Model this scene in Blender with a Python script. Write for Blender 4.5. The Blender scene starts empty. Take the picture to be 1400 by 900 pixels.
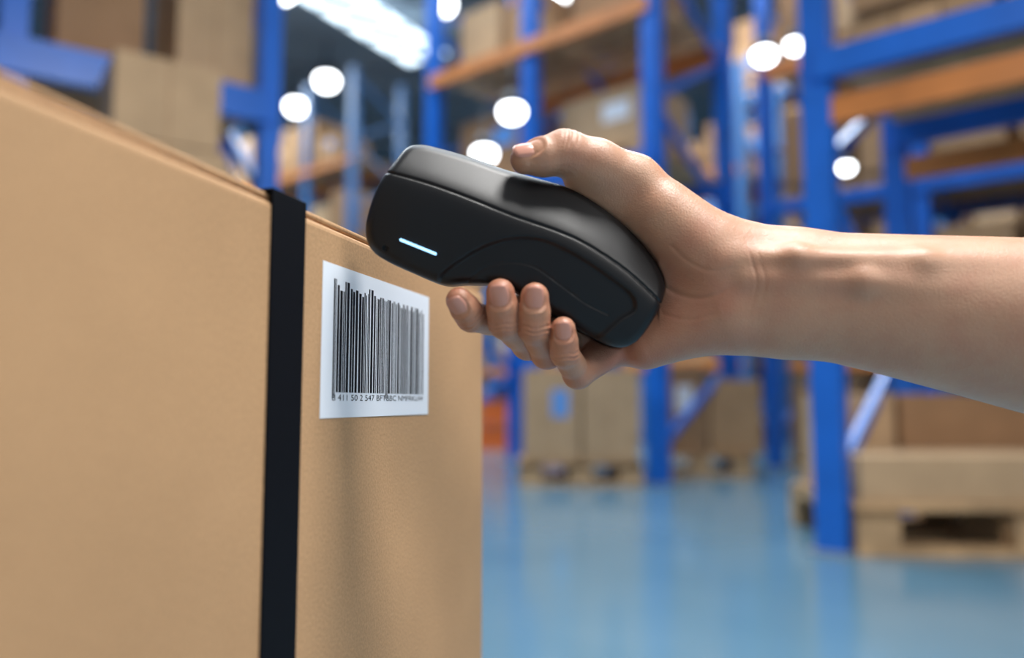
import bpy, bmesh, math, random
import numpy as np
from mathutils import Vector, Matrix
random.seed(7); np.random.seed(7)
scene = bpy.context.scene
COL = scene.collection

# ------------------------------------------------------------------ materials
def new_mat(name):
    m = bpy.data.materials.new(name); m.use_nodes = True
    nt = m.node_tree
    return m, nt, nt.nodes["Principled BSDF"]

def simple_mat(name, col, rough=0.5, metal=0.0, noise=0.0, nscale=20.0, bump=0.0, bscale=200.0, emis=None, estr=0.0, spec=None):
    m, nt, b = new_mat(name)
    b.inputs["Base Color"].default_value = (*col, 1)
    b.inputs["Roughness"].default_value = rough
    b.inputs["Metallic"].default_value = metal
    if spec is not None: b.inputs["Specular IOR Level"].default_value = spec
    if emis:
        b.inputs["Emission Color"].default_value = (*emis, 1)
        b.inputs["Emission Strength"].default_value = estr
    tc = nt.nodes.new("ShaderNodeTexCoord")
    if noise > 0:
        n = nt.nodes.new("ShaderNodeTexNoise"); n.inputs["Scale"].default_value = nscale
        n.inputs["Detail"].default_value = 6
        nt.links.new(tc.outputs["Object"], n.inputs["Vector"])
        r = nt.nodes.new("ShaderNodeValToRGB")
        r.color_ramp.elements[0].position = 0.3; r.color_ramp.elements[1].position = 0.7
        r.color_ramp.elements[0].color = (*[c*(1-noise) for c in col], 1)
        r.color_ramp.elements[1].color = (*[min(1, c*(1+noise)) for c in col], 1)
        nt.links.new(n.outputs["Fac"], r.inputs["Fac"])
        nt.links.new(r.outputs["Color"], b.inputs["Base Color"])
    if bump > 0:
        n2 = nt.nodes.new("ShaderNodeTexNoise"); n2.inputs["Scale"].default_value = bscale
        n2.inputs["Detail"].default_value = 4
        nt.links.new(tc.outputs["Object"], n2.inputs["Vector"])
        bp = nt.nodes.new("ShaderNodeBump"); bp.inputs["Strength"].default_value = bump
        bp.inputs["Distance"].default_value = 0.001
        nt.links.new(n2.outputs["Fac"], bp.inputs["Height"])
        nt.links.new(bp.outputs["Normal"], b.inputs["Normal"])
    return m

def cardboard_mat(name, col, fibre=0.06):
    m, nt, b = new_mat(name)
    tc = nt.nodes.new("ShaderNodeTexCoord")
    big = nt.nodes.new("ShaderNodeTexNoise"); big.inputs["Scale"].default_value = 9; big.inputs["Detail"].default_value = 5
    mp = nt.nodes.new("ShaderNodeMapping"); mp.inputs["Scale"].default_value = (1, 1, 0.25)
    fine = nt.nodes.new("ShaderNodeTexNoise"); fine.inputs["Scale"].default_value = 600; fine.inputs["Detail"].default_value = 4
    nt.links.new(tc.outputs["Object"], big.inputs["Vector"])
    nt.links.new(tc.outputs["Object"], mp.inputs["Vector"])
    nt.links.new(mp.outputs["Vector"], fine.inputs["Vector"])
    def ramp(src, lo, hi, p0=0.3, p1=0.7):
        r = nt.nodes.new("ShaderNodeValToRGB")
        r.color_ramp.elements[0].position = p0; r.color_ramp.elements[1].position = p1
        r.color_ramp.elements[0].color = (*lo, 1); r.color_ramp.elements[1].color = (*hi, 1)
        nt.links.new(src.outputs["Fac"], r.inputs["Fac"]); return r
    r1 = ramp(big, [c*0.91 for c in col], [c*1.07 for c in col])
    r2 = ramp(fine, [1-fibre*3.6]*3, [1.0]*3)
    mx = nt.nodes.new("ShaderNodeMix"); mx.data_type = 'RGBA'; mx.blend_type = 'MULTIPLY'
    mx.inputs["Factor"].default_value = 1
    nt.links.new(r1.outputs["Color"], mx.inputs[6]); nt.links.new(r2.outputs["Color"], mx.inputs[7])
    nt.links.new(mx.outputs[2], b.inputs["Base Color"])
    b.inputs["Roughness"].default_value = 0.72
    b.inputs["Specular IOR Level"].default_value = 0.2
    bp = nt.nodes.new("ShaderNodeBump"); bp.inputs["Strength"].default_value = 0.3; bp.inputs["Distance"].default_value = 0.0005
    nt.links.new(fine.outputs["Fac"], bp.inputs["Height"]); nt.links.new(bp.outputs["Normal"], b.inputs["Normal"])
    return m

M_CARD = cardboard_mat("cardboard_kraft", (0.52, 0.31, 0.16))
M_CARD2 = cardboard_mat("cardboard_pale", (0.60, 0.40, 0.23))
M_CARD3 = cardboard_mat("cardboard_brown", (0.40, 0.23, 0.12))
M_TAPE = simple_mat("packing_tape", (0.42, 0.27, 0.15), 0.25)
M_STRAP = simple_mat("strap_black", (0.0035, 0.004, 0.006), 0.65, bump=0.2, bscale=900, spec=0.10)
M_BLUE = simple_mat("rack_blue_paint", (0.010, 0.14, 0.60), 0.35, noise=0.12, nscale=6)
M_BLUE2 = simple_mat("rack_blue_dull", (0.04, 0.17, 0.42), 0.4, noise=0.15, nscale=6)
M_ORANGE = simple_mat("rack_orange_paint", (0.62, 0.21, 0.05), 0.45, noise=0.15, nscale=6)
M_ORANGE2 = simple_mat("crate_orange", (0.80, 0.15, 0.02), 0.45)
M_WOOD = simple_mat("pallet_wood", (0.52, 0.33, 0.17), 0.7, noise=0.25, nscale=9, bump=0.3, bscale=60)
M_WHITE = simple_mat("label_paper", (0.80, 0.84, 0.90), 0.4)
M_LBLUE = simple_mat("label_blue", (0.12, 0.35, 0.80), 0.5)
M_INK = simple_mat("print_ink", (0.006, 0.006, 0.008), 0.5, spec=0.15)
M_STEEL = simple_mat("galvanised_steel", (0.35, 0.40, 0.46), 0.35, metal=0.6, noise=0.1)
M_DARK = simple_mat("dark_steel", (0.05, 0.06, 0.08), 0.5)
M_LAMP = simple_mat("lamp_glow", (1, 1, 1), 0.5, emis=(0.93, 0.97, 1.0), estr=12)
M_SKYL = simple_mat("skylight_glow", (1, 1, 1), 0.5, emis=(0.70, 0.87, 1.0), estr=3.2)

# ------------------------------------------------------------------ mesh helpers
def rotz(a): return Matrix.Rotation(a, 4, 'Z')

class Builder:
    def __init__(self):
        self.bm = bmesh.new(); self.mats = []
    def mi(self, m):
        if m not in self.mats: self.mats.append(m)
        return self.mats.index(m)
    def box(self, c, s, mat, M=None, bevel=0.0, seg=2):
        r = bmesh.ops.create_cube(self.bm, size=1.0)
        vs = r['verts']
        T = Matrix.Translation(c) @ Matrix.Diagonal((*s, 1))
        if M is not None: T = M @ T
        bmesh.ops.transform(self.bm, matrix=T, verts=vs)
        fs = list({f for v in vs for f in v.link_faces})
        idx = self.mi(mat)
        for f in fs: f.material_index = idx
        if bevel > 0:
            es = list({e for v in vs for e in v.link_edges})
            rr = bmesh.ops.bevel(self.bm, geom=es, offset=bevel, segments=seg, affect='EDGES', profile=0.5)
            for f in rr['faces']: f.material_index = idx
    def bar(self, p, q, w, h, mat, M=None):
        p = Vector(p); q = Vector(q); d = q-p; L = d.length
        quat = d.to_track_quat('X', 'Z')
        T = Matrix.Translation((p+q)/2) @ quat.to_matrix().to_4x4()
        if M is not None: T = M @ T
        self.box((0, 0, 0), (L, w, h), mat, T)
    def cyl(self, c, r1, r2, h, mat, seg=24, M=None):
        r = bmesh.ops.create_cone(self.bm, cap_ends=True, segments=seg, radius1=r1, radius2=r2, depth=h)
        T = Matrix.Translation(c)
        if M is not None: T = M @ T
        bmesh.ops.transform(self.bm, matrix=T, verts=r['verts'])
        idx = self.mi(mat)
        for f in {f for v in r['verts'] for f in v.link_faces}: f.material_index = idx; f.smooth = True
    def obj(self, name, parent=None, smooth=False, mw=None):
        me = bpy.data.meshes.new(name); self.bm.to_mesh(me); self.bm.free()
        for m in self.mats: me.materials.append(m)
        if smooth:
            for p in me.polygons: p.use_smooth = True
        o = bpy.data.objects.new(name, me); COL.objects.link(o)
        if mw is not None: o.matrix_world = mw
        if parent: o.parent = parent
        return o

def empty(name, mw=None):
    e = bpy.data.objects.new(name, None); COL.objects.link(e)
    e.empty_display_size = 0.1
    if mw is not None: e.matrix_world = mw
    return e

# ------------------------------------------------------------------ camera
CAM_Z = 0.5
PITCH = math.atan(100/1100)
cam_d = bpy.data.cameras.new("camera"); cam = bpy.data.objects.new("camera", cam_d); COL.objects.link(cam)
cam.location = (0, 0, CAM_Z); cam.rotation_euler = (math.pi/2+PITCH, 0, 0)
cam_d.sensor_width = 36; cam_d.lens = 1100/1400*36
cam_d.clip_start = 0.02; cam_d.clip_end = 200
cam_d.dof.use_dof = True; cam_d.dof.focus_distance = 0.445; cam_d.dof.aperture_fstop = 2.6
scene.camera = cam

# ------------------------------------------------------------------ room
def room():
    b = Builder(); m, nt, p = new_mat("floor_epoxy")
    tc = nt.nodes.new("ShaderNodeTexCoord"); n = nt.nodes.new("ShaderNodeTexNoise")
    n.inputs["Scale"].default_value = 0.8; n.inputs["Detail"].default_value = 6
    nt.links.new(tc.outputs["Object"], n.inputs["Vector"])
    r = nt.nodes.new("ShaderNodeValToRGB")
    r.color_ramp.elements[0].position = 0.3; r.color_ramp.elements[1].position = 0.72
    r.color_ramp.elements[0].color = (0.095, 0.205, 0.285, 1); r.color_ramp.elements[1].color = (0.15, 0.27, 0.35, 1)
    nt.links.new(n.outputs["Fac"], r.inputs["Fac"]); nt.links.new(r.outputs["Color"], p.inputs["Base Color"])
    p.inputs["Roughness"].default_value = 0.16
    b.box((0, 13, -0.05), (44, 36, 0.1), m); b.obj("floor")
    mw = simple_mat("wall_panel", (0.20, 0.27, 0.34), 0.7, noise=0.1, nscale=1)
    mc = simple_mat("ceiling_panel", (0.24, 0.29, 0.34), 0.8, noise=0.1, nscale=1)
    b = Builder(); b.box((0, 31.1, 4), (44, 0.2, 8.2), mw); b.obj("wall_back")
    b = Builder(); b.box((-22.1, 13, 4), (0.2, 36, 8.2), mw); b.obj("wall_left")
    b = Builder(); b.box((22.1, 13, 4), (0.2, 36, 8.2), mw); b.obj("wall_right")
    b = Builder(); b.box((0, 16.6, 8.25), (44, 29, 0.1), mc)
    for y in range(6, 31, 4):
        b.box((0, y, 8.14), (44, 0.12, 0.12), M_STEEL); b.box((0, y, 7.75), (44, 0.10, 0.10), M_STEEL)
        for i in range(-22, 22, 1):
            b.bar((i, y, 7.78), (i+0.5, y, 8.12), 0.05, 0.05, M_STEEL)
            b.bar((i+0.5, y, 8.12), (i+1, y, 7.78), 0.05, 0.05, M_STEEL)
    b.obj("ceiling")
    b = Builder()
    A = math.atan2(2.5, 1.4)
    MS = Matrix.Translation((-2.75, 14.2, 7.55)) @ rotz(A)
    for yy in (-0.3, 0.3):
        b.box((0, yy, 0), (4.2, 0.36, 0.05), M_SKYL, MS)
    b.box((0, 0, 0.0), (4.3, 0.2, 0.08), M_STEEL, MS)
    for k in (-2.1, -1.4, -0.7, 0, 0.7, 1.4, 2.1):
        b.box((k, 0, -0.03), (0.10, 1.0, 0.06), M_STEEL, MS)
    b.obj("skylight")
room()

def lamp_mesh():
    b = Builder()
    b.cyl((0, 0, 0.35), 0.27, 0.10, 0.30, M_DARK)
    b.cyl((0, 0, 0.75), 0.02, 0.02, 0.6, M_DARK, 8)
    r = bmesh.ops.create_uvsphere(b.bm, u_segments=20, v_segments=12, radius=0.22)
    bmesh.ops.transform(b.bm, matrix=Matrix.Translation((0, 0, 0.12)) @ Matrix.Diagonal((1, 1, 0.8, 1)), verts=r['verts'])
    i = b.mi(M_LAMP)
    for f in {f for v in r['verts'] for f in v.link_faces}: f.material_index = i; f.smooth = True
    o = b.obj("high_bay_lamp"); return o
lm = lamp_mesh(); first = True
LAMPS = []
for (x, y, z, s) in [(-3.95, 16.6, 7.2, 1), (-5.0, 18.1, 7.2, 1), (-6.7, 23.5, 7.2, 1.1), (-1.08, 11.7, 6.4, 0.9), (-3.37, 11.3, 6.4, 0.8), (0.62, 11.2, 6.3, 0.9),
                     (-8.6, 21.0, 7.1, 1)]:
    LAMPS.append((x, y, z, s))
for (xy, zy, Y, s) in [(0.0, 0.37, 4.35, 0.30), (-0.035, 0.315, 4.4, 0.28), (0.325, 0.445, 3.6, 0.22), (0.365, 0.458, 3.6, 0.18), (0.425, 0.297, 4.2, 0.16)]:
    LAMPS.append((xy*Y, Y, CAM_Z+zy*Y-0.12*s, s))
for (x, y, z, s) in LAMPS:
    if first: o = lm; first = False
    else: o = bpy.data.objects.new("high_bay_lamp", lm.data); COL.objects.link(o)
    o.location = (x, y, z); o.scale = (s, s, s)

# ------------------------------------------------------------------ racks, pallets, cartons
AX = Vector((0.76, -0.65, 0)).normalized()
ANG = math.atan2(AX.y, AX.x)
PARENT = [None]
def attach(o):
    P = PARENT[0]
    if P is not None:
        mw = o.matrix_world.copy(); o.parent = P; o.matrix_parent_inverse = P.matrix_world.inverted(); o.matrix_world = mw
    return o
def rack(origin, nb, bay, depth, height, levels, pw=0.10, ang=ANG, blue=M_BLUE, beamcols=None, decks=True, bh=0.10):
    M = Matrix.Translation((*origin, 0)) @ rotz(ang)
    e = empty("pallet_rack", M.copy()); PARENT[0] = e
    b = Builder()
    for i in range(nb+1):
        x = i*bay
        for y in (0, depth):
            b.box((x, y, height/2), (pw, pw*0.25, height), blue)
            b.box((x-pw*0.42, y+pw*0.3, height/2), (pw*0.16, pw*0.6, height), blue)
            b.box((x+pw*0.42, y+pw*0.3, height/2), (pw*0.16, pw*0.6, height), blue)
            b.box((x, y+pw*0.2, 0.006), (pw*1.5, pw*1.5, 0.012), M_STEEL)
        z = 0.2; k = 0
        while z+0.55 < height:
            y0, y1 = (0, depth) if k % 2 == 0 else (depth, 0)
            b.bar((x, y0, z), (x, y1, z+0.55), 0.03, 0.045, blue); z += 0.55; k += 1
    for li, z in enumerate(levels):
        mt = (beamcols[li % len(beamcols)] if beamcols else M_ORANGE)
        for i in range(nb):
            for y in (0, depth):
                b.box(((i+0.5)*bay, y-0.01, z), (bay, 0.05, bh), mt)
            if decks:
                for j in range(6):
                    yy = depth*(j+0.5)/6
                    b.box(((i+0.5)*bay, yy, z+0.06), (bay*0.98, depth/6*0.7, 0.02), M_WOOD)
    o = b.obj("frame"); o.matrix_world = M; attach(o)
    return e, M

def carton(M, c, s, mat=None, label=None, name="cardboard_box"):
    b = Builder(); mat = mat or random.choice([M_CARD, M_CARD2, M_CARD, M_CARD3])
    b.box((0, 0, s[2]/2), s, mat, bevel=min(s)*0.02)
    b.box((0, 0, s[2]+0.0005), (s[0]*1.0, 0.05, 0.001), M_TAPE)
    for sx in (-1, 1):
        b.box((sx*(s[0]/2+0.0005), 0, s[2]-0.05), (0.001, 0.05, 0.10), M_TAPE)
    b.box((0, -s[1]/2-0.0005, s[2]*0.5), (0.004, 0.001, s[2]*0.96), M_CARD3)
    if label:
        b.box((s[0]*0.15, -s[1]/2-0.001, s[2]*0.62), (s[0]*0.3, 0.002, s[2]*0.3), label)
    return attach(b.obj(name if PARENT[0] is None else "stored_carton", mw=M @ Matrix.Translation(c)))

def pallet(M, c, s=(1.0, 0.8, 0.14)):
    b = Builder(); L, W, H = s; t = H*0.16
    for x in (-1, 0, 1):
        for y in (-1, 0, 1):
            b.box((x*(L/2-0.07), y*(W/2-0.05), H/2), (0.14, 0.10, H-2*t), M_WOOD)
    for x in (-1, 0, 1): b.box((x*(L/2-0.07), 0, H-1.5*t), (0.14, W, t), M_WOOD)
    n = 6
    for i in range(n):
        y = -W/2 + W*(i+0.5)/n
        b.box((0, y, H-t/2), (L, W/n*0.75, t), M_WOOD)
    for y in (-1, 0, 1): b.box((0, y*(W/2-0.05), t/2), (L, 0.10, t), M_WOOD)
    return attach(b.obj("wooden_pallet" if PARENT[0] is None else "stored_pallet", mw=M @ Matrix.Translation(c)))

def fill_shelf(M, x0, x1, depth, z, hmax=0.45, dens=0.9, pal=True, mats=None):
    x = x0
    while x < x1-0.25:
        w = random.uniform(0.35, 0.6)
        if x+w > x1: break
        if random.random() < dens:
            base = z
            if pal:
                pallet(M, (x+w/2, depth/2, z), (w, depth*0.85, 0.10)); base = z+0.101
            h = random.uniform(0.22, hmax)
            carton(M, (x+w/2, depth*0.42, base), (w*0.92, depth*0.75, h), mats and random.choice(mats),
                   random.choice([None, M_WHITE, None, M_LBLUE]))
            if random.random() < 0.35 and h < hmax*0.7:
                carton(M, (x+w/2, depth*0.42, base+h+0.002), (w*0.7, depth*0.6, h*0.7))
        x += w+0.04

# Row R (near right)
r, MR = rack((1.06, 2.72), 1, 1.9, 0.95, 3.4, [1.66, 2.9], pw=0.10, beamcols=[M_BLUE])
b = Builder()
b.box((0.95, 0.02, 1.50), (1.80, 0.05, 0.09), M_ORANGE); b.box((0.95, 0.93, 1.50), (1.80, 0.05, 0.09), M_ORANGE)
o = b.obj("lower_beams"); o.matrix_world = MR; attach(o)
fill_shelf(MR, 0.1, 1.8, 0.9, 1.74, 0.5)
PARENT[0] = None
pm = Matrix.Translation((1.72, 3.02, 0)) @ rotz(-0.05)
pallet(pm, (0, 0, 0), (1.15, 0.75, 0.17))
carton(pm, (0.0, -0.12, 0.171), (1.1, 0.45, 0.15), M_CARD2, M_LBLUE)
carton(pm, (0.18, 0.235, 0.171), (0.8, 0.25, 0.36), M_CARD3)
carton(pm, (-0.38, 0.235, 0.171), (0.28, 0.25, 0.36), M_CARD2)

# Row C (centre)
oc = Vector((0.87, 4.9, 0)) - AX*1.98
r, MC = rack((oc.x, oc.y), 2, 0.99, 1.0, 4.4, [2.02, 3.02, 4.1], pw=0.12, beamcols=[M_BLUE, M_ORANGE, M_ORANGE])
carton(MC, (0.5, 0.45, 2.20), (0.7, 0.55, 0.5), M_CARD3, M_LBLUE)
pallet(MC, (0.5, 0.47, 2.09), (0.8, 0.8, 0.10))
carton(MC, (1.5, 0.45, 2.20), (0.72, 0.55, 0.42), M_CARD2, M_WHITE)
pallet(MC, (1.5, 0.47, 2.09), (0.8, 0.8, 0.10))
carton(MC, (0.35, 0.45, 3.1), (0.42, 0.55, 0.5), M_CARD2)
carton(MC, (0.85, 0.45, 3.1), (0.42, 0.55, 0.4), M_CARD)
carton(MC, (1.55, 0.45, 3.1), (0.6, 0.55, 0.55), M_CARD3)
PARENT[0] = None
ps = Matrix.Translation((0.41, 5.15, 0))
pallet(ps, (0, 0, 0), (0.74, 0.6, 0.15))
carton(ps, (-0.17, 0, 0.151), (0.335, 0.55, 0.55), M_CARD2, M_LBLUE)
carton(ps, (0.18, 0, 0.151), (0.335, 0.55, 0.55), M_CARD2)
ps2 = Matrix.Translation((1.32, 5.75, 0)) @ rotz(-0.2)
pallet(ps2, (0, 0, 0), (0.7, 0.6, 0.15))
carton(ps2, (-0.15, 0, 0.151), (0.38, 0.5, 0.60), M_CARD3, M_WHITE)
carton(ps2, (0.24, 0, 0.151), (0.34, 0.5, 0.5), M_CARD)
# Row D (behind, right)
r, MD = rack((2.0, 6.2), 3, 1.1, 1.0, 4.6, [1.1, 2.0, 3.1], pw=0.12, beamcols=[M_ORANGE, M_BLUE], ang=ANG)
for z in (1.17, 2.07, 3.17): fill_shelf(MD, 0.1, 3.2, 0.9, z, 0.6, 1.0)
fill_shelf(MD, 0.1, 3.2, 0.9, 0.0, 0.6, 1.0)
# far rows
for (ox, oy, nb, lv, hh) in [(-1.2, 11.6, 4, [0.9, 1.9, 3.0], 4.2), (2.6, 9.8, 5, [0.9, 1.9, 3.0, 4.2], 5.0), (-8.0, 17, 6, [1.4, 2.9, 4.3], 5.8), (-2.0, 18, 6, [1.2, 2.6, 4.0], 5.0)]:
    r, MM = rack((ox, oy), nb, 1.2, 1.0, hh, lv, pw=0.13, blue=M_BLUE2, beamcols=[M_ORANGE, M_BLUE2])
    for z in [0]+[q+0.07 for q in lv]: fill_shelf(MM, 0.1, nb*1.2-0.1, 0.9, z, 0.85, 0.95)
# Row L (left): end upright stands at (-1.0, 3.2)
aL = math.radians(35); dL = Vector((math.cos(aL), math.sin(aL), 0))
ol = Vector((-1.0, 3.22, 0)) - dL*2.7
r, ML = rack((ol.x, ol.y), 3, 0.9, 0.7, 3.8, [1.02, 1.70, 2.75], pw=0.085, beamcols=[M_BLUE], ang=aL, bh=0.13)
carton(ML, (2.50, 0.33, 1.78), (0.30, 0.5, 0.66), M_CARD2)
carton(ML, (2.08, 0.33, 1.78), (0.30, 0.5, 0.50), M_CARD3)
carton(ML, (1.35, 0.33, 1.78), (0.42, 0.5, 0.55), M_CARD)
carton(ML, (0.6, 0.33, 1.78), (0.42, 0.5, 0.4), M_CARD2)
carton(ML, (2.40, 0.33, 1.10), (0.36, 0.5, 0.36), M_CARD2)
fill_shelf(ML, 0.1, 2.0, 0.7, 1.10, 0.4, 1.0)
PARENT[0] = None
MLs = Matrix.Translation((-1.26, 2.78, 0)) @ rotz(aL)
zz = 0
for h_, w_, mt in ((0.46, 0.42, M_CARD), (0.50, 0.40, M_CARD3), (0.40, 0.40, M_CARD2), (0.29, 0.34, M_CARD2)):
    carton(MLs, (0, 0, zz), (w_, 0.36, h_), mt); zz += h_+0.002
# orange crates by the aisle
for k, (cx, cy, cz) in enumerate([(-0.15, 8.6, 0), (0.35, 8.75, 0), (-0.10, 8.6, 0.27)]):
    b = Builder(); S_ = (0.45, 0.35, 0.25)
    b.box((0, 0, 0.01), (S_[0], S_[1], 0.02), M_ORANGE2)
    for sx in (-1, 1): b.box((sx*S_[0]/2, 0, S_[2]/2), (0.02, S_[1], S_[2]), M_ORANGE2)
    for sy in (-1, 1): b.box((0, sy*S_[1]/2, S_[2]/2), (S_[0], 0.02, S_[2]), M_ORANGE2)
    b.box((0, -S_[1]/2, S_[2]-0.015), (S_[0]+0.04, 0.04, 0.03), M_ORANGE2); b.box((0, S_[1]/2, S_[2]-0.015), (S_[0]+0.04, 0.04, 0.03), M_ORANGE2)
    b.obj("plastic_crate", mw=Matrix.Translation((cx, cy, cz)))

# ------------------------------------------------------------------ foreground box
F = Vector((0.267, 1, 0)).normalized(); N = Vector((F.y, -F.x, 0))
def face_pt(y, z): return Vector((-0.2+0.267*y, y, z))
BM = Matrix(((F.x, 0, N.x, 0), (F.y, 0, N.y, 0), (0, 1, 0, 0), (0, 0, 0, 1)))   # x=along face, y=up, z=outward
BM.translation = face_pt(0, 0)
KY = math.sqrt(1+0.267**2)
def fx(y): return y*KY
TOP = CAM_Z+0.0936
main = empty("cardboard_box", BM)
def addp(b, name, **k):
    o = b.obj(name, **k); o.matrix_world = BM; o.parent = main; o.matrix_parent_inverse = BM.inverted(); return o
x0, x1 = fx(-0.17), fx(0.662)
W = 0.52
b = Builder()
b.box(((x0+x1)/2, (TOP-0.0045)/2, -W/2), (x1-x0, TOP-0.0045, W), M_CARD, bevel=0.0035, seg=3)
addp(b, "carton_body", smooth=False)
b = Builder()
b.box(((x0+x1)/2, TOP-0.0018, -W/4-0.001), (x1-x0-0.001, 0.0036, W/2-0.004), M_CARD, bevel=0.0014, seg=2)
b.box(((x0+x1)/2, TOP-0.0018, -W*3/4), (x1-x0-0.001, 0.0036, W/2-0.004), M_CARD, bevel=0.0014, seg=2)
addp(b, "top_flaps")
b = Builder()
b.box(((x0+x1)/2, TOP+0.0002, -W/2), (x1-x0, 0.0004, 0.05), M_TAPE)
addp(b, "packing_tape")
s0, s1 = fx(0.3495), fx(0.3775)
b = Builder()
sx, sw = (s0+s1)/2, s1-s0
b.box((sx, TOP/2, 0.0006), (sw, TOP+0.002, 0.0012), M_STRAP, bevel=0.0004)
b.box((sx, TOP+0.0006, -W/2), (sw, 0.0012, W+0.002), M_STRAP, bevel=0.0004)
b.box((sx, TOP/2, -W-0.0006), (sw, TOP+0.002, 0.0012), M_STRAP, bevel=0.0004)
addp(b, "strap")

# label with barcode
lab = Builder()
lx0, lx1 = fx(0.396), fx(0.5385); lz0, lz1 = CAM_Z-0.0080, CAM_Z+0.0704
lab.box(((lx0+lx1)/2, (lz0+lz1)/2, 0.00015), (lx1-lx0, lz1-lz0, 0.0003), M_WHITE)
lo = lab.obj("barcode_label"); lo.matrix_world = BM
b = Builder()
bx0, bx1 = fx(0.4075), fx(0.5295)
x = bx0; zt = CAM_Z+0.0603; i = 0
while x < bx1-0.001:
    w = random.choice([1, 1, 1.6, 2, 3, 3.8])*0.00072
    g = random.choice([1, 1.2, 1.6, 2.0])*0.00072
    w = min(w, bx1-x)
    top = zt + (0.0028 if i in (0, 1, 5, 6, 15, 16) else random.choice([0, 0, 0, -0.0012, -0.0025]))
    bot = CAM_Z+0.0050 - (0.003 if i in (0, 1, 24, 25) else 0)
    b.box((x+w/2, (top+bot)/2, 0.00035), (w, top-bot, 0.0001), M_INK)
    x += w+g; i += 1
o = b.obj("barcode_bars"); o.matrix_world = BM; o.parent = lo; o.matrix_parent_inverse = BM.inverted()
tc = bpy.data.curves.new("digits", 'FONT'); tc.body = "8 411 50 2 547 BFTBBC NMFRKUW"; tc.size = 0.0045
tmp = bpy.data.objects.new("tmp", tc); COL.objects.link(tmp)
bpy.context.view_layer.update()
dg = bpy.context.evaluated_depsgraph_get()
me = bpy.data.meshes.new_from_object(tmp.evaluated_get(dg)); bpy.data.objects.remove(tmp)
me.materials.clear(); me.materials.append(M_INK)
xsv = [v.co.x for v in me.vertices]; sc = (bx1-bx0)/(max(xsv)-min(xsv))
for v in me.vertices: v.co.x = (v.co.x-min(xsv))*sc
o = bpy.data.objects.new("barcode_digits", me); COL.objects.link(o)
o.matrix_world = BM @ Matrix.Translation((bx0, CAM_Z+0.0008, 0.0004)); o.parent = lo; o.matrix_parent_inverse = BM.inverted()

# ------------------------------------------------------------------ implicit modelling tools
# Model sheet for the scanner and hand: x right, y down, c toward the viewer, 1 unit = S metres
D0 = 0.42; S = D0/1100
fwd = Vector((0, math.cos(PITCH), math.sin(PITCH))); up = Vector((0, -math.sin(PITCH), math.cos(PITCH)))
ORG = Vector((0, 0, CAM_Z)) + fwd*D0
LW = Matrix(((S, 0, 0, ORG.x), (0, -S*up.y, -S*fwd.y, ORG.y), (0, -S*up.z, -S*fwd.z, ORG.z), (0, 0, 0, 1)))
def J(px, py, c):
    k = 1-c/1100.0
    return np.array([(px-700)*k, (py-450)*k, c], dtype=np.float64)

def surface_nets(xs, ys, zs, Dv):
    ins = Dv < 0
    nx, ny, nz = Dv.shape
    c = np.zeros((nx-1, ny-1, nz-1), np.uint8)
    for i in (0, 1):
        for j in (0, 1):
            for k in (0, 1):
                c += ins[i:nx-1+i, j:ny-1+j, k:nz-1+k]
    act = (c > 0) & (c < 8)
    I, Jx, K = np.nonzero(act)
    idx = np.full(act.shape, -1, np.int32); idx[I, Jx, K] = np.arange(len(I))
    acc = np.zeros((len(I), 3)); cnt = np.zeros(len(I))
    corners = [(i, j, k) for i in (0, 1) for j in (0, 1) for k in (0, 1)]
    for a in corners:
        for ax in range(3):
            if a[ax] == 0:
                bb = list(a); bb[ax] = 1
                da = Dv[I+a[0], Jx+a[1], K+a[2]].astype(np.float64); db = Dv[I+bb[0], Jx+bb[1], K+bb[2]].astype(np.float64)
                m = (da < 0) != (db < 0)
                t = np.where(m, da/np.where(m, da-db, 1), 0)
                pa = np.stack([xs[I+a[0]], ys[Jx+a[1]], zs[K+a[2]]], 1)
                pb = np.stack([xs[I+bb[0]], ys[Jx+bb[1]], zs[K+bb[2]]], 1)
                p = pa+(pb-pa)*t[:, None]
                acc += p*m[:, None]; cnt += m
    V = acc/cnt[:, None]
    Q = []
    e = ins[:-1, 1:-1, 1:-1] != ins[1:, 1:-1, 1:-1]
    a, b_, c_ = np.nonzero(e); b_ = b_+1; c_ = c_+1
    q = np.stack([idx[a, b_-1, c_-1], idx[a, b_, c_-1], idx[a, b_, c_], idx[a, b_-1, c_]], 1)
    fl = ~ins[a, b_, c_]; q[fl] = q[fl][:, ::-1]; Q.append(q)
    e = ins[1:-1, :-1, 1:-1] != ins[1:-1, 1:, 1:-1]
    a, b_, c_ = np.nonzero(e); a = a+1; c_ = c_+1
    q = np.stack([idx[a-1, b_, c_-1], idx[a-1, b_, c_], idx[a, b_, c_], idx[a, b_, c_-1]], 1)
    fl = ~ins[a, b_, c_]; q[fl] = q[fl][:, ::-1]; Q.append(q)
    e = ins[1:-1, 1:-1, :-1] != ins[1:-1, 1:-1, 1:]
    a, b_, c_ = np.nonzero(e); a = a+1; b_ = b_+1
    q = np.stack([idx[a-1, b_-1, c_], idx[a, b_-1, c_], idx[a, b_, c_], idx[a-1, b_, c_]], 1)
    fl = ~ins[a, b_, c_]; q[fl] = q[fl][:, ::-1]; Q.append(q)
    Q = np.concatenate(Q)
    return V, Q

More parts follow.
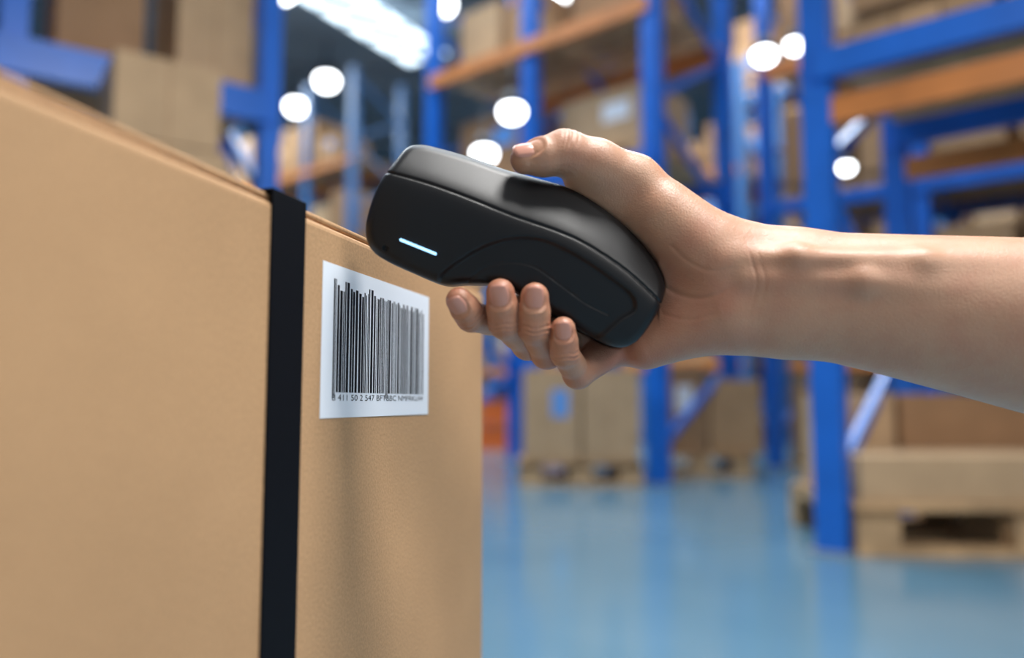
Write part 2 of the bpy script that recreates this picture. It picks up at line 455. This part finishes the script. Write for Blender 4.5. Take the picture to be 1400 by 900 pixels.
def relax(V, Q, it=2, lam=0.5):
    n = len(V)
    E = np.concatenate([Q[:, [0, 1]], Q[:, [1, 2]], Q[:, [2, 3]], Q[:, [3, 0]]])
    E = np.concatenate([E, E[:, ::-1]])
    deg = np.maximum(np.bincount(E[:, 0], minlength=n).astype(float), 1)
    for s in range(it):
        for f in (lam, -lam*1.04):
            A = np.stack([np.bincount(E[:, 0], weights=V[E[:, 1], k], minlength=n) for k in range(3)], 1)/deg[:, None]
            V = V+f*(A-V)
    return V

def mesh_from(name, V, Q, mat, parent):
    me = bpy.data.meshes.new(name)
    me.vertices.add(len(V)); me.vertices.foreach_set("co", (V*1.0).astype(np.float32).ravel())
    me.loops.add(len(Q)*4); me.loops.foreach_set("vertex_index", Q.astype(np.int32).ravel())
    me.polygons.add(len(Q)); me.polygons.foreach_set("loop_start", (np.arange(len(Q))*4).astype(np.int32))
    me.update(calc_edges=True); me.validate()
    me.polygons.foreach_set("use_smooth", np.ones(len(me.polygons), bool))
    me.transform(LW)
    bm = bmesh.new(); bm.from_mesh(me)
    if bm.calc_volume(signed=True) < 0: bmesh.ops.reverse_faces(bm, faces=bm.faces)
    bm.to_mesh(me); bm.free()
    me.materials.append(mat)
    o = bpy.data.objects.new(name, me); COL.objects.link(o)
    if parent: o.parent = parent; o.matrix_parent_inverse = parent.matrix_world.inverted()
    return o

def catmull(pts, closed=True, n=8):
    P = np.array(pts, float); out = []; m = len(P)
    rng = range(m) if closed else range(m-1)
    for i in rng:
        if closed: p0, p1, p2, p3 = P[(i-1) % m], P[i], P[(i+1) % m], P[(i+2) % m]
        else: p0, p1, p2, p3 = P[max(i-1, 0)], P[i], P[i+1], P[min(i+2, m-1)]
        for k in range(n):
            t = k/n
            out.append(0.5*((2*p1)+(-p0+p2)*t+(2*p0-5*p1+4*p2-p3)*t*t+(-p0+3*p1-3*p2+p3)*t**3))
    if not closed: out.append(P[-1])
    return np.array(out)

def poly_dist(X, Y, P, closed=True):
    d = np.full(X.shape, 1e9); inside = np.zeros(X.shape, bool); n = len(P)
    for i in range(n if closed else n-1):
        a = P[i]; b2 = P[(i+1) % n]; e = b2-a; L = e@e
        if L < 1e-12: continue
        wx, wy = X-a[0], Y-a[1]
        t = np.clip((wx*e[0]+wy*e[1])/L, 0, 1)
        d = np.minimum(d, (wx-e[0]*t)**2+(wy-e[1]*t)**2)
        if closed:
            cond = ((a[1] > Y) != (b2[1] > Y))
            xi = a[0]+(Y-a[1])*e[0]/(e[1] if abs(e[1]) > 1e-12 else 1e-12)
            inside ^= cond & (X < xi)
    d = np.sqrt(d)
    return np.where(inside, -d, d) if closed else d

# ------------------------------------------------------------------ barcode scanner (implicit solid)
SK = 0.975
def sh(pts): return np.array([((x-700)*SK, (y-450)*SK) for x, y in pts])
OUT = catmull(sh([(501, 305), (503, 333), (520, 352), (560, 371), (606, 389), (640, 388), (690, 392), (740, 420), (790, 450), (838, 474),
                  (866, 470), (888, 445), (908, 408), (912, 382), (898, 350), (868, 312), (830, 278), (785, 250), (735, 236), (690, 225),
                  (640, 208), (600, 197), (572, 192), (553, 199), (537, 225), (515, 262)]))
SEAM = catmull(sh([(522, 236), (545, 242), (590, 255), (640, 273), (700, 297), (760, 318), (800, 336), (850, 368), (885, 398), (912, 425)]), closed=False)
GRIP = catmull(sh([(598, 392), (606, 374), (640, 350), (670, 335), (705, 327), (745, 331), (790, 352), (835, 382), (862, 404), (866, 424), (846, 438), (800, 470), (700, 480), (600, 420)]), n=6)
GR2 = catmull(sh([(640, 386), (662, 368), (695, 360), (730, 366), (765, 390), (800, 415), (830, 430)]), closed=False)
def scanner_sdf(xs, ys, cs):
    X, Y = np.meshgrid(xs, ys, indexing='ij')
    d2 = poly_dist(X, Y, OUT)
    ysm = np.interp(X, SEAM[:, 0], SEAM[:, 1])
    s = (ysm-Y)*0.92
    sp = 6*np.log1p(np.exp(np.clip(s/6, -30, 30)))
    h = 50 - 0.70*sp
    tb = np.clip((X-60)/170, 0, 1); h = h*(1-0.32*tb*tb)
    tn = np.clip((-130-X)/60, 0, 1); h = h*(1-0.10*tn*tn)
    g = poly_dist(X, Y, GRIP); st = np.clip((2.5-g)/7, 0, 1); h = h-5.5*st*st*(3-2*st)
    h = h - 0.0009*np.clip(Y-ysm, 0, 200)**2*0.8
    seam = poly_dist(X, Y, SEAM, False); h2 = 2.8*np.exp(-(seam/1.5)**2)
    gr = poly_dist(X, Y, GR2, False); h2 = h2+1.0*np.exp(-(gr/1.4)**2)
    hole = np.hypot(X-sh([(529, 341)])[0, 0], Y-sh([(529, 341)])[0, 1]); h2 = h2+4*(hole < 3.2)
    r = 13.0
    C = np.abs(cs)[None, None, :]
    q1 = (d2+r)[:, :, None]; q2 = C-(h-r)[:, :, None]
    d = np.minimum(np.maximum(q1, q2), 0)+np.sqrt(np.maximum(q1, 0)**2+np.maximum(q2, 0)**2)-r
    d = d+h2[:, :, None]
    return d.astype(np.float32)
xs = np.arange(-205, 222, 1.15); ys = np.arange(-262, 36, 1.15); cs = np.arange(-56, 57, 1.15)
V, Q = surface_nets(xs, ys, cs, scanner_sdf(xs, ys, cs))
V = relax(V, Q, 2)
m_plastic = simple_mat("scanner_black_plastic", (0.008, 0.008, 0.009), 0.40, bump=0.08, bscale=3500, spec=0.38)
scanner = empty("barcode_scanner", Matrix.Translation(ORG))
body = mesh_from("scanner_body", V, Q, m_plastic, scanner)
def strip(p, q, w, c0, c1, mat, name):
    p = np.array(p); q = np.array(q); d = (q-p)/np.linalg.norm(q-p); n = np.array([-d[1], d[0]])
    outl = []
    for k in range(9):
        a = math.pi/2+math.pi*k/8; outl.append(p+w*(math.cos(a)*d+math.sin(a)*n))
    for k in range(9):
        a = -math.pi/2+math.pi*k/8; outl.append(q+w*(math.cos(a)*d+math.sin(a)*n))
    bm = bmesh.new()
    f = bm.faces.new([bm.verts.new((v[0], v[1], c0)) for v in outl])
    ex = bmesh.ops.extrude_face_region(bm, geom=[f])
    bmesh.ops.translate(bm, vec=(0, 0, c1-c0), verts=[v for v in ex['geom'] if isinstance(v, bmesh.types.BMVert)])
    bmesh.ops.transform(bm, matrix=LW, verts=bm.verts)
    bmesh.ops.recalc_face_normals(bm, faces=bm.faces)
    me = bpy.data.meshes.new(name); bm.to_mesh(me); bm.free(); me.materials.append(mat)
    o = bpy.data.objects.new(name, me); COL.objects.link(o); o.parent = scanner; o.matrix_parent_inverse = scanner.matrix_world.inverted()
M_LED = simple_mat("led_glow", (0.3, 0.6, 1), 0.3, emis=(0.34, 0.66, 1.0), estr=2.0)
KL = 1-47/1100
strip(((548-700)*KL, (328-450)*KL), ((595-700)*KL, (347-450)*KL), 1.7, 35, 47.6, M_LED, "status_light")

# ------------------------------------------------------------------ hand and forearm (one continuous implicit surface)
gx = np.concatenate([np.arange(-115, 330, 1.5), 330+np.cumsum(np.linspace(1.6, 9, 110))])
gy = np.concatenate([np.arange(-300, 105, 1.5), 105+np.cumsum(np.linspace(1.6, 6, 45))])
gc = np.arange(-150, 110, 1.6)
GX, GY, GC = [a.astype(np.float32) for a in (gx, gy, gc)]
def sl(lo, hi):
    r = []
    for g, l, h_ in zip((GX, GY, GC), lo, hi):
        i0 = max(int(np.searchsorted(g, l))-1, 0); i1 = min(int(np.searchsorted(g, h_))+1, len(g)); r.append(slice(i0, i1))
    return tuple(r)
def cone(s, a, b2, ra, rb, q=1.0):
    x = GX[s[0]][:, None, None]; y = GY[s[1]][None, :, None]; c = GC[s[2]][None, None, :]
    e = (b2-a); es = np.array([e[0], e[1], e[2]/q]); L = float(es@es)+1e-9
    wx, wy, wc = x-a[0], (y-a[1]), (c-a[2])/q
    t = np.clip((wx*es[0]+wy*es[1]+wc*es[2])/L, 0, 1).astype(np.float32)
    return np.sqrt((wx-es[0]*t)**2+(wy-es[1]*t)**2+(wc-es[2]*t)**2)-(ra+(rb-ra)*t)
def smin(a, b2, k):
    h = np.maximum(k-np.abs(a-b2), 0)/k
    return np.minimum(a, b2)-h*h*k*0.25
BIG = 60.0
Bf = np.full((len(GX), len(GY), len(GC)), BIG, np.float32)
def add(Bt, a, b2, ra, rb, k, q=1.0):
    m = max(ra, rb)+k+6
    lo = np.minimum(a, b2)-m; hi = np.maximum(a, b2)+m
    s = sl(lo, hi); Bt[s] = smin(Bt[s], cone(s, a, b2, ra, rb, q), k)
# forearm stations: (x, top, bottom, thickness ratio, c)
st = [(960, 300, 478, 0.50, -18), (1035, 313, 481, 0.67, -7), (1100, 317, 487, 0.72, -4), (1200, 320, 511, 0.78, 0), (1300, 323, 538, 0.82, 2), (1400, 326, 566, 0.86, 4), (1700, 330, 640, 0.88, 6), (1960, 360, 700, 0.88, 8)]
fy_ = GY[None, :, None]; fc_ = GC[None, None, :]
sxs = np.array([a[0]-700 for a in st], float)
def sm_interp(vals):
    xx = np.arange(200, 1320, 1.0); v = np.interp(xx, sxs, vals); k = np.hanning(61); k /= k.sum()
    vp = np.pad(v, 30, mode='edge'); v = np.convolve(vp, k, 'valid'); return np.interp(GX, xx, v)
cen = sm_interp([(a[1]+a[2])/2-450 for a in st]); rad = sm_interp([(a[2]-a[1])/2 for a in st])
qq = sm_interp([a[3] for a in st]); cc = sm_interp([a[4] for a in st])
i0 = int(np.searchsorted(GX, 200))
def col(v): return v[i0:, None, None].astype(np.float32)
rr = (np.sqrt((fy_-col(cen))**2+((fc_-col(cc))/col(qq))**2)-col(rad))*0.9
rr = rr + 0.35*np.maximum(330-GX[i0:, None, None], 0)*np.clip((330-GX[i0:, None, None])/60, 0, 1)
capd = np.maximum(rr, GX[i0:, None, None]-(GX[-1]-20))
Bf[i0:] = np.minimum(Bf[i0:], capd)
del rr, capd
# palm
add(Bf, J(1075, 401, -5), J(985, 392, -14), 74, 70, 46, 0.68)
MCP = {'index': J(780, 345, -100), 'middle': J(806, 385, -104), 'ring': J(832, 422, -92), 'pinky': J(860, 460, -62)}
add(Bf, J(1000, 350, -18), MCP['index'], 44, 26, 26)
add(Bf, J(1000, 380, -20), MCP['middle'], 44, 25, 26)
add(Bf, J(1000, 405, -20), MCP['ring'], 44, 24, 26)
add(Bf, J(990, 430, -16), MCP['pinky'], 44, 27, 26)
add(Bf, J(860, 468, -58), J(806, 474, -50), 30, 25, 16)     # flesh at the root of the little finger
add(Bf, J(985, 425, -4), J(885, 468, -32), 50, 38, 26)      # hypothenar
add(Bf, J(978, 362, -2), J(905, 300, -10), 54, 42, 24)      # thenar
add(Bf, J(958, 338, -14), J(866, 252, -22), 52, 37, 24)     # thumb metacarpal
add(Bf, J(870, 280, -45), J(800, 335, -85), 28, 24, 24)     # web
add(Bf, J(868, 288, -30), J(795, 244, -12), 36, 25, 20)     # flesh under the thumb
# thumb
add(Bf, J(866, 250, -20), J(815, 226, -2), 38, 34, 16)
add(Bf, J(815, 226, -2), J(772, 209, 12), 34, 29.5, 12)
add(Bf, J(772, 209, 12), J(742, 215, 22), 29.5, 25, 12)
add(Bf, J(742, 215, 22), J(718, 218, 27), 25, 20, 8)
# wrist tendons
add(Bf, J(985, 356, 30), J(1090, 353, 52), 8, 9.5, 24)
add(Bf, J(1090, 353, 52), J(1260, 360, 57), 9.5, 8, 24)
add(Bf, J(1260, 360, 57), J(1420, 372, 46), 8, 5, 28)
add(Bf, J(1020, 382, 42), J(1180, 386, 60), 7, 8, 22)
add(Bf, J(1180, 386, 60), J(1360, 398, 56), 8, 5, 28)
Dh = Bf.copy()
FING = {'index': (J(628, 411, 42), J(644, 433, 28), J(692, 443, -26), 19.0, 20.0, 21.5, 23),
        'middle': (J(684, 401, 52), J(690, 441, 38), J(722, 470, -15), 20.5, 21.5, 22.5, 25),
        'ring': (J(731, 406, 53), J(730, 448, 44), J(748, 482, -8), 20, 21, 22.5, 24),
        'pinky': (J(770, 450, 48), J(772, 483, 38), J(790, 511, -5), 17.5, 18.5, 20.5, 27)}
def fold(Fd, s, P0, axis, offs, R, cmin, sg=1.8):
    x = GX[s[0]][:, None, None]; y = GY[s[1]][None, :, None]; c = GC[s[2]][None, None, :]
    tt = (x-P0[0])*axis[0]+(y-P0[1])*axis[1]+(c-P0[2])*axis[2]
    rad_ = np.sqrt((x-P0[0])**2+(y-P0[1])**2+(c-P0[2])**2)
    wv = np.clip((R-rad_)/6, 0, 1)*np.clip((c-cmin)/6, 0, 1)
    for off, am in offs:
        wob = 1.2*np.sin(x*0.23+off)
        Fd = Fd+(am*np.exp(-((tt-off-wob)/sg)**2)*wv).astype(np.float32)
    return Fd
for nm, (T, Dp, Pp, r0, r1, r2, r3) in FING.items():
    Mc = MCP[nm]; P4 = np.array([T, Dp, Pp, Mc])
    s = sl(P4.min(0)-45, P4.max(0)+45)
    Fd = np.full(Bf[s].shape, BIG, np.float32)
    mid = (T+Dp)/2
    Fd = smin(Fd, cone(s, T, mid, r0*0.93, r0*1.03), 4)
    Fd = smin(Fd, cone(s, mid, Dp, r0*1.03, r1*1.02), 4)
    m2 = (Dp*0.5+Pp*0.5)
    Fd = smin(Fd, cone(s, Dp, m2, r1*1.02, r1*0.95), 4); Fd = smin(Fd, cone(s, m2, Pp, r1*0.95, r2), 6)
    Fd = smin(Fd, cone(s, Pp, Mc, r2, r3), 6)
    ax = (T-Dp)/np.linalg.norm(T-Dp)
    Fd = fold(Fd, s, Dp, ax, ((-8, 1.2), (-2, 2.0), (4, 1.4)), r1*1.7, Dp[2])
    Dh[s] = np.minimum(Dh[s], smin(Bf[s], Fd, 14))
# nail beds
NAILS = {}
for nm, nn, w_, l_ in (('index', (-0.35, 0.15, 1), 13, 15), ('middle', (-0.1, 0.1, 1), 14, 16), ('ring', (-0.05, 0.1, 1), 13.5, 16), ('pinky', (-0.05, 0.1, 1), 11.5, 13.5), ('thumb', (-0.05, -0.62, 0.78), 14.5, 20)):
    if nm == 'thumb': T, Dp, r0 = J(718, 218, 27), J(742, 215, 22), 21.5
    else: T, Dp, r0 = FING[nm][0], FING[nm][1], FING[nm][3]
    t = T-Dp; tn = t/np.linalg.norm(t); n = np.array(nn, float); n = n-(n@tn)*tn; n /= np.linalg.norm(n)
    ctr = T+n*(r0-0.3)+tn*(2 if nm != 'thumb' else -2)
    NAILS[nm] = (ctr, tn, n, w_, l_, r0)
    s = sl(ctr-30, ctr+30)
    x = GX[s[0]][:, None, None]-ctr[0]; y = GY[s[1]][None, :, None]-ctr[1]; c = GC[s[2]][None, None, :]-ctr[2]
    b2 = np.cross(tn, n)
    u = (x*b2[0]+y*b2[1]+c*b2[2])/w_; v = (x*tn[0]+y*tn[1]+c*tn[2])/l_; wn = x*n[0]+y*n[1]+c*n[2]
    e4 = (np.abs(u)**3+np.abs(v)**3)**(1/3.0)
    m = np.clip((1.12-e4)/0.15, 0, 1)*np.clip((wn+9)/4, 0, 1)
    rim = np.exp(-((e4-1.28)/0.13)**2)*np.clip((wn+9)/4, 0, 1)*(v < 0.6)
    Dh[s] += (1.6*m-1.1*rim).astype(np.float32)
# wrist creases
s = sl((280, -150, 0), (360, 40, 90))
x = GX[s[0]][:, None, None]; y = GY[s[1]][None, :, None]; c = GC[s[2]][None, None, :]
for xc, am in ((316, 0.9), (327, 0.6)):
    Dh[s] += (am*np.exp(-((x-xc+0.0022*(y+55)**2-2*np.sin(y*0.08))/1.9)**2)*np.exp(-((y+65)/38)**2)*np.clip(c/10, 0, 1)).astype(np.float32)
# palm creases
s = sl((170, -200, -40), (320, 60, 90))
c = GC[s[2]][None, None, :]
Xg, Yg = np.meshgrid(GX[s[0]].astype(float), GY[s[1]].astype(float), indexing='ij')
for pts, am, sg in (([(195, -70), (218, -50), (245, -41), (270, -45), (295, -60)], 2.0, 3.2), ([(212, -110), (235, -88), (262, -76), (290, -80)], 0.9, 2.4), ([(205, -20), (235, -12), (268, -20)], 0.8, 2.4)):
    pd = poly_dist(Xg, Yg, catmull(pts, closed=False), False)
    Dh[s] += (am*np.exp(-(pd/sg)**2)*np.clip((300-Xg)/60, 0, 1))[:, :, None]*np.clip(c/8+1, 0, 1).astype(np.float32)
# thumb joint folds
P0 = J(772, 207, 14); s = sl(P0-36, P0+36)
axt = J(772, 207, 14)-J(815, 229, -2); axt /= np.linalg.norm(axt)
Dh[s] = fold(Dh[s], s, P0+np.array([0, -14, 6]), axt, ((-9, 0.8), (-3, 1.4), (3, 1.2), (9, 0.7)), 32, -10, 1.7)
# flesh presses against the scanner
s = sl((-115, -265, -60), (225, 40, 60))
Sd = scanner_sdf(GX[s[0]].astype(float), GY[s[1]].astype(float), GC[s[2]].astype(float))
Dh[s] = -smin(-Dh[s], Sd-0.6, 3.0)
V, Q = surface_nets(gx, gy, gc, Dh)
V = relax(V, Q, 2)
del Dh, Bf
m_skin, nt, p = new_mat("skin")
att = nt.nodes.new("ShaderNodeAttribute"); att.attribute_name = "warmth"
tcn = nt.nodes.new("ShaderNodeTexCoord")
nz = nt.nodes.new("ShaderNodeTexNoise"); nz.inputs["Scale"].default_value = 60; nz.inputs["Detail"].default_value = 6
nt.links.new(tcn.outputs["Object"], nz.inputs["Vector"])
mad = nt.nodes.new("ShaderNodeMath"); mad.operation = 'MULTIPLY_ADD'; mad.inputs[1].default_value = 1.1; mad.inputs[2].default_value = -0.48
nt.links.new(nz.outputs["Fac"], mad.inputs[0])
sm = nt.nodes.new("ShaderNodeMath"); sm.operation = 'ADD'; sm.use_clamp = True
nt.links.new(att.outputs["Fac"], sm.inputs[0]); nt.links.new(mad.outputs[0], sm.inputs[1])
cr = nt.nodes.new("ShaderNodeValToRGB")
cr.color_ramp.elements[0].color = (0.52, 0.285, 0.175, 1); cr.color_ramp.elements[1].color = (0.42, 0.15, 0.09, 1)
nt.links.new(sm.outputs[0], cr.inputs["Fac"]); nt.links.new(cr.outputs["Color"], p.inputs["Base Color"])
p.inputs["Roughness"].default_value = 0.43
p.inputs["Subsurface Weight"].default_value = 0.12; p.inputs["Subsurface Scale"].default_value = 0.005
p.inputs["Subsurface Radius"].default_value = (1.0, 0.35, 0.2)
vo = nt.nodes.new("ShaderNodeTexVoronoi"); vo.inputs["Scale"].default_value = 1300
nt.links.new(tcn.outputs["Object"], vo.inputs["Vector"])
nz2 = nt.nodes.new("ShaderNodeTexNoise"); nz2.inputs["Scale"].default_value = 380; nz2.inputs["Detail"].default_value = 6
nt.links.new(tcn.outputs["Object"], nz2.inputs["Vector"])
ad = nt.nodes.new("ShaderNodeMath"); ad.operation = 'ADD'
nt.links.new(vo.outputs["Distance"], ad.inputs[0]); nt.links.new(nz2.outputs["Fac"], ad.inputs[1])
bp = nt.nodes.new("ShaderNodeBump"); bp.inputs["Strength"].default_value = 0.24; bp.inputs["Distance"].default_value = 0.0006
nt.links.new(ad.outputs[0], bp.inputs["Height"]); nt.links.new(bp.outputs["Normal"], p.inputs["Normal"])
hand_e = empty("human_hand", Matrix.Translation(ORG))
warm = np.zeros(len(V))
for nm, f in FING.items():
    for P_, r_, a_ in ((f[0], 22, 0.7), (f[1], 24, 0.6), (f[2], 30, 0.7)):
        warm = np.maximum(warm, a_*np.exp(-(((V-P_)**2).sum(1))/(2*r_**2)))
for P_, r_, a_ in ((J(716, 217, 18), 24, 0.45), (J(930, 410, 10), 60, 0.6), (J(772, 206, 4), 24, 0.5), (J(850, 490, -20), 50, 0.75)):
    warm = np.maximum(warm, a_*np.exp(-(((V-P_)**2).sum(1))/(2*r_**2)))
hand = mesh_from("hand_and_forearm", V, Q, m_skin, hand_e)
if len(hand.data.vertices) == len(warm):
    at = hand.data.attributes.new("warmth", 'FLOAT', 'POINT'); at.data.foreach_set("value", warm.astype(np.float32))

m_nail = simple_mat("fingernail", (0.60, 0.29, 0.215), 0.22, spec=0.5)
def nail(name, ctr, t, n, w, l, R):
    b2 = np.cross(t, n)
    NU, NV = 14, 16; verts = []; faces = []
    for j in range(NV+1):
        for i in range(NU+1):
            u = 2*i/NU-1; v = 2*j/NV-1
            uu = u*math.sqrt(1-v*v*0.38); vv = v*math.sqrt(1-u*u*0.38)
            x_ = uu*w; y_ = vv*l
            edge = max(abs(u), abs(v))
            hgt = R*math.cos(x_/R)-R-0.012*y_*y_*0.6
            if edge > 0.999: hgt -= 2.5
            verts.append(ctr+b2*(R*math.sin(x_/R))+t*y_+n*hgt)
    for j in range(NV):
        for i in range(NU):
            a = j*(NU+1)+i; faces.append((a, a+1, a+NU+2, a+NU+1))
    me = bpy.data.meshes.new(name); me.from_pydata([tuple(v) for v in verts], [], faces); me.transform(LW)
    for pl in me.polygons: pl.use_smooth = True
    me.materials.append(m_nail)
    bm = bmesh.new(); bm.from_mesh(me); bmesh.ops.recalc_face_normals(bm, faces=bm.faces); bm.to_mesh(me); bm.free()
    o = bpy.data.objects.new(name, me); COL.objects.link(o); o.parent = hand_e; o.matrix_parent_inverse = hand_e.matrix_world.inverted()
for nm, (ctr, tn, n, w_, l_, r0) in NAILS.items():
    nail("fingernail_"+nm, ctr+n*0.3, tn, n, w_, l_, r0*0.97)

# ------------------------------------------------------------------ lights
def area(name, loc, target, size, energy, col=(1, 1, 1), sy=None):
    l = bpy.data.lights.new(name, 'AREA'); l.energy = energy; l.color = col; l.size = size
    if sy: l.shape = 'RECTANGLE'; l.size_y = sy
    o = bpy.data.objects.new(name, l); COL.objects.link(o); o.location = loc
    o.rotation_euler = (Vector(target)-Vector(loc)).to_track_quat('-Z', 'Y').to_euler()
area("added_area_light", (0.62, 0.22, 2.4), (0.0, 0.4, 0.5), 0.6, 66, (1.0, 0.98, 0.95))  # added key lamp above hand and box, not a hall fixture
area("added_area_light", (2.2, -1.9, 2.4), (-0.1, 0.3, 0.4), 1.3, 50, (1.0, 0.96, 0.91))  # added side lamp behind the camera, lights the box face
for (x, y) in [(-3, 6), (2.5, 7.5), (-6, 13), (5, 13), (0, 20), (0.5, 3.6)]:
    area("added_area_light", (x, y, 6.6), (x, y, 0), 3.0, 450 if y > 4 else 230, (0.84, 0.93, 1.0))  # added cool lamps to brighten racks and hall, separate from the high-bay lamps
w = bpy.data.worlds.new("world"); scene.world = w; w.use_nodes = True
bg = w.node_tree.nodes["Background"]; bg.inputs[0].default_value = (0.80, 0.88, 1.0, 1); bg.inputs[1].default_value = 0.34
scene.view_settings.view_transform = 'Standard'
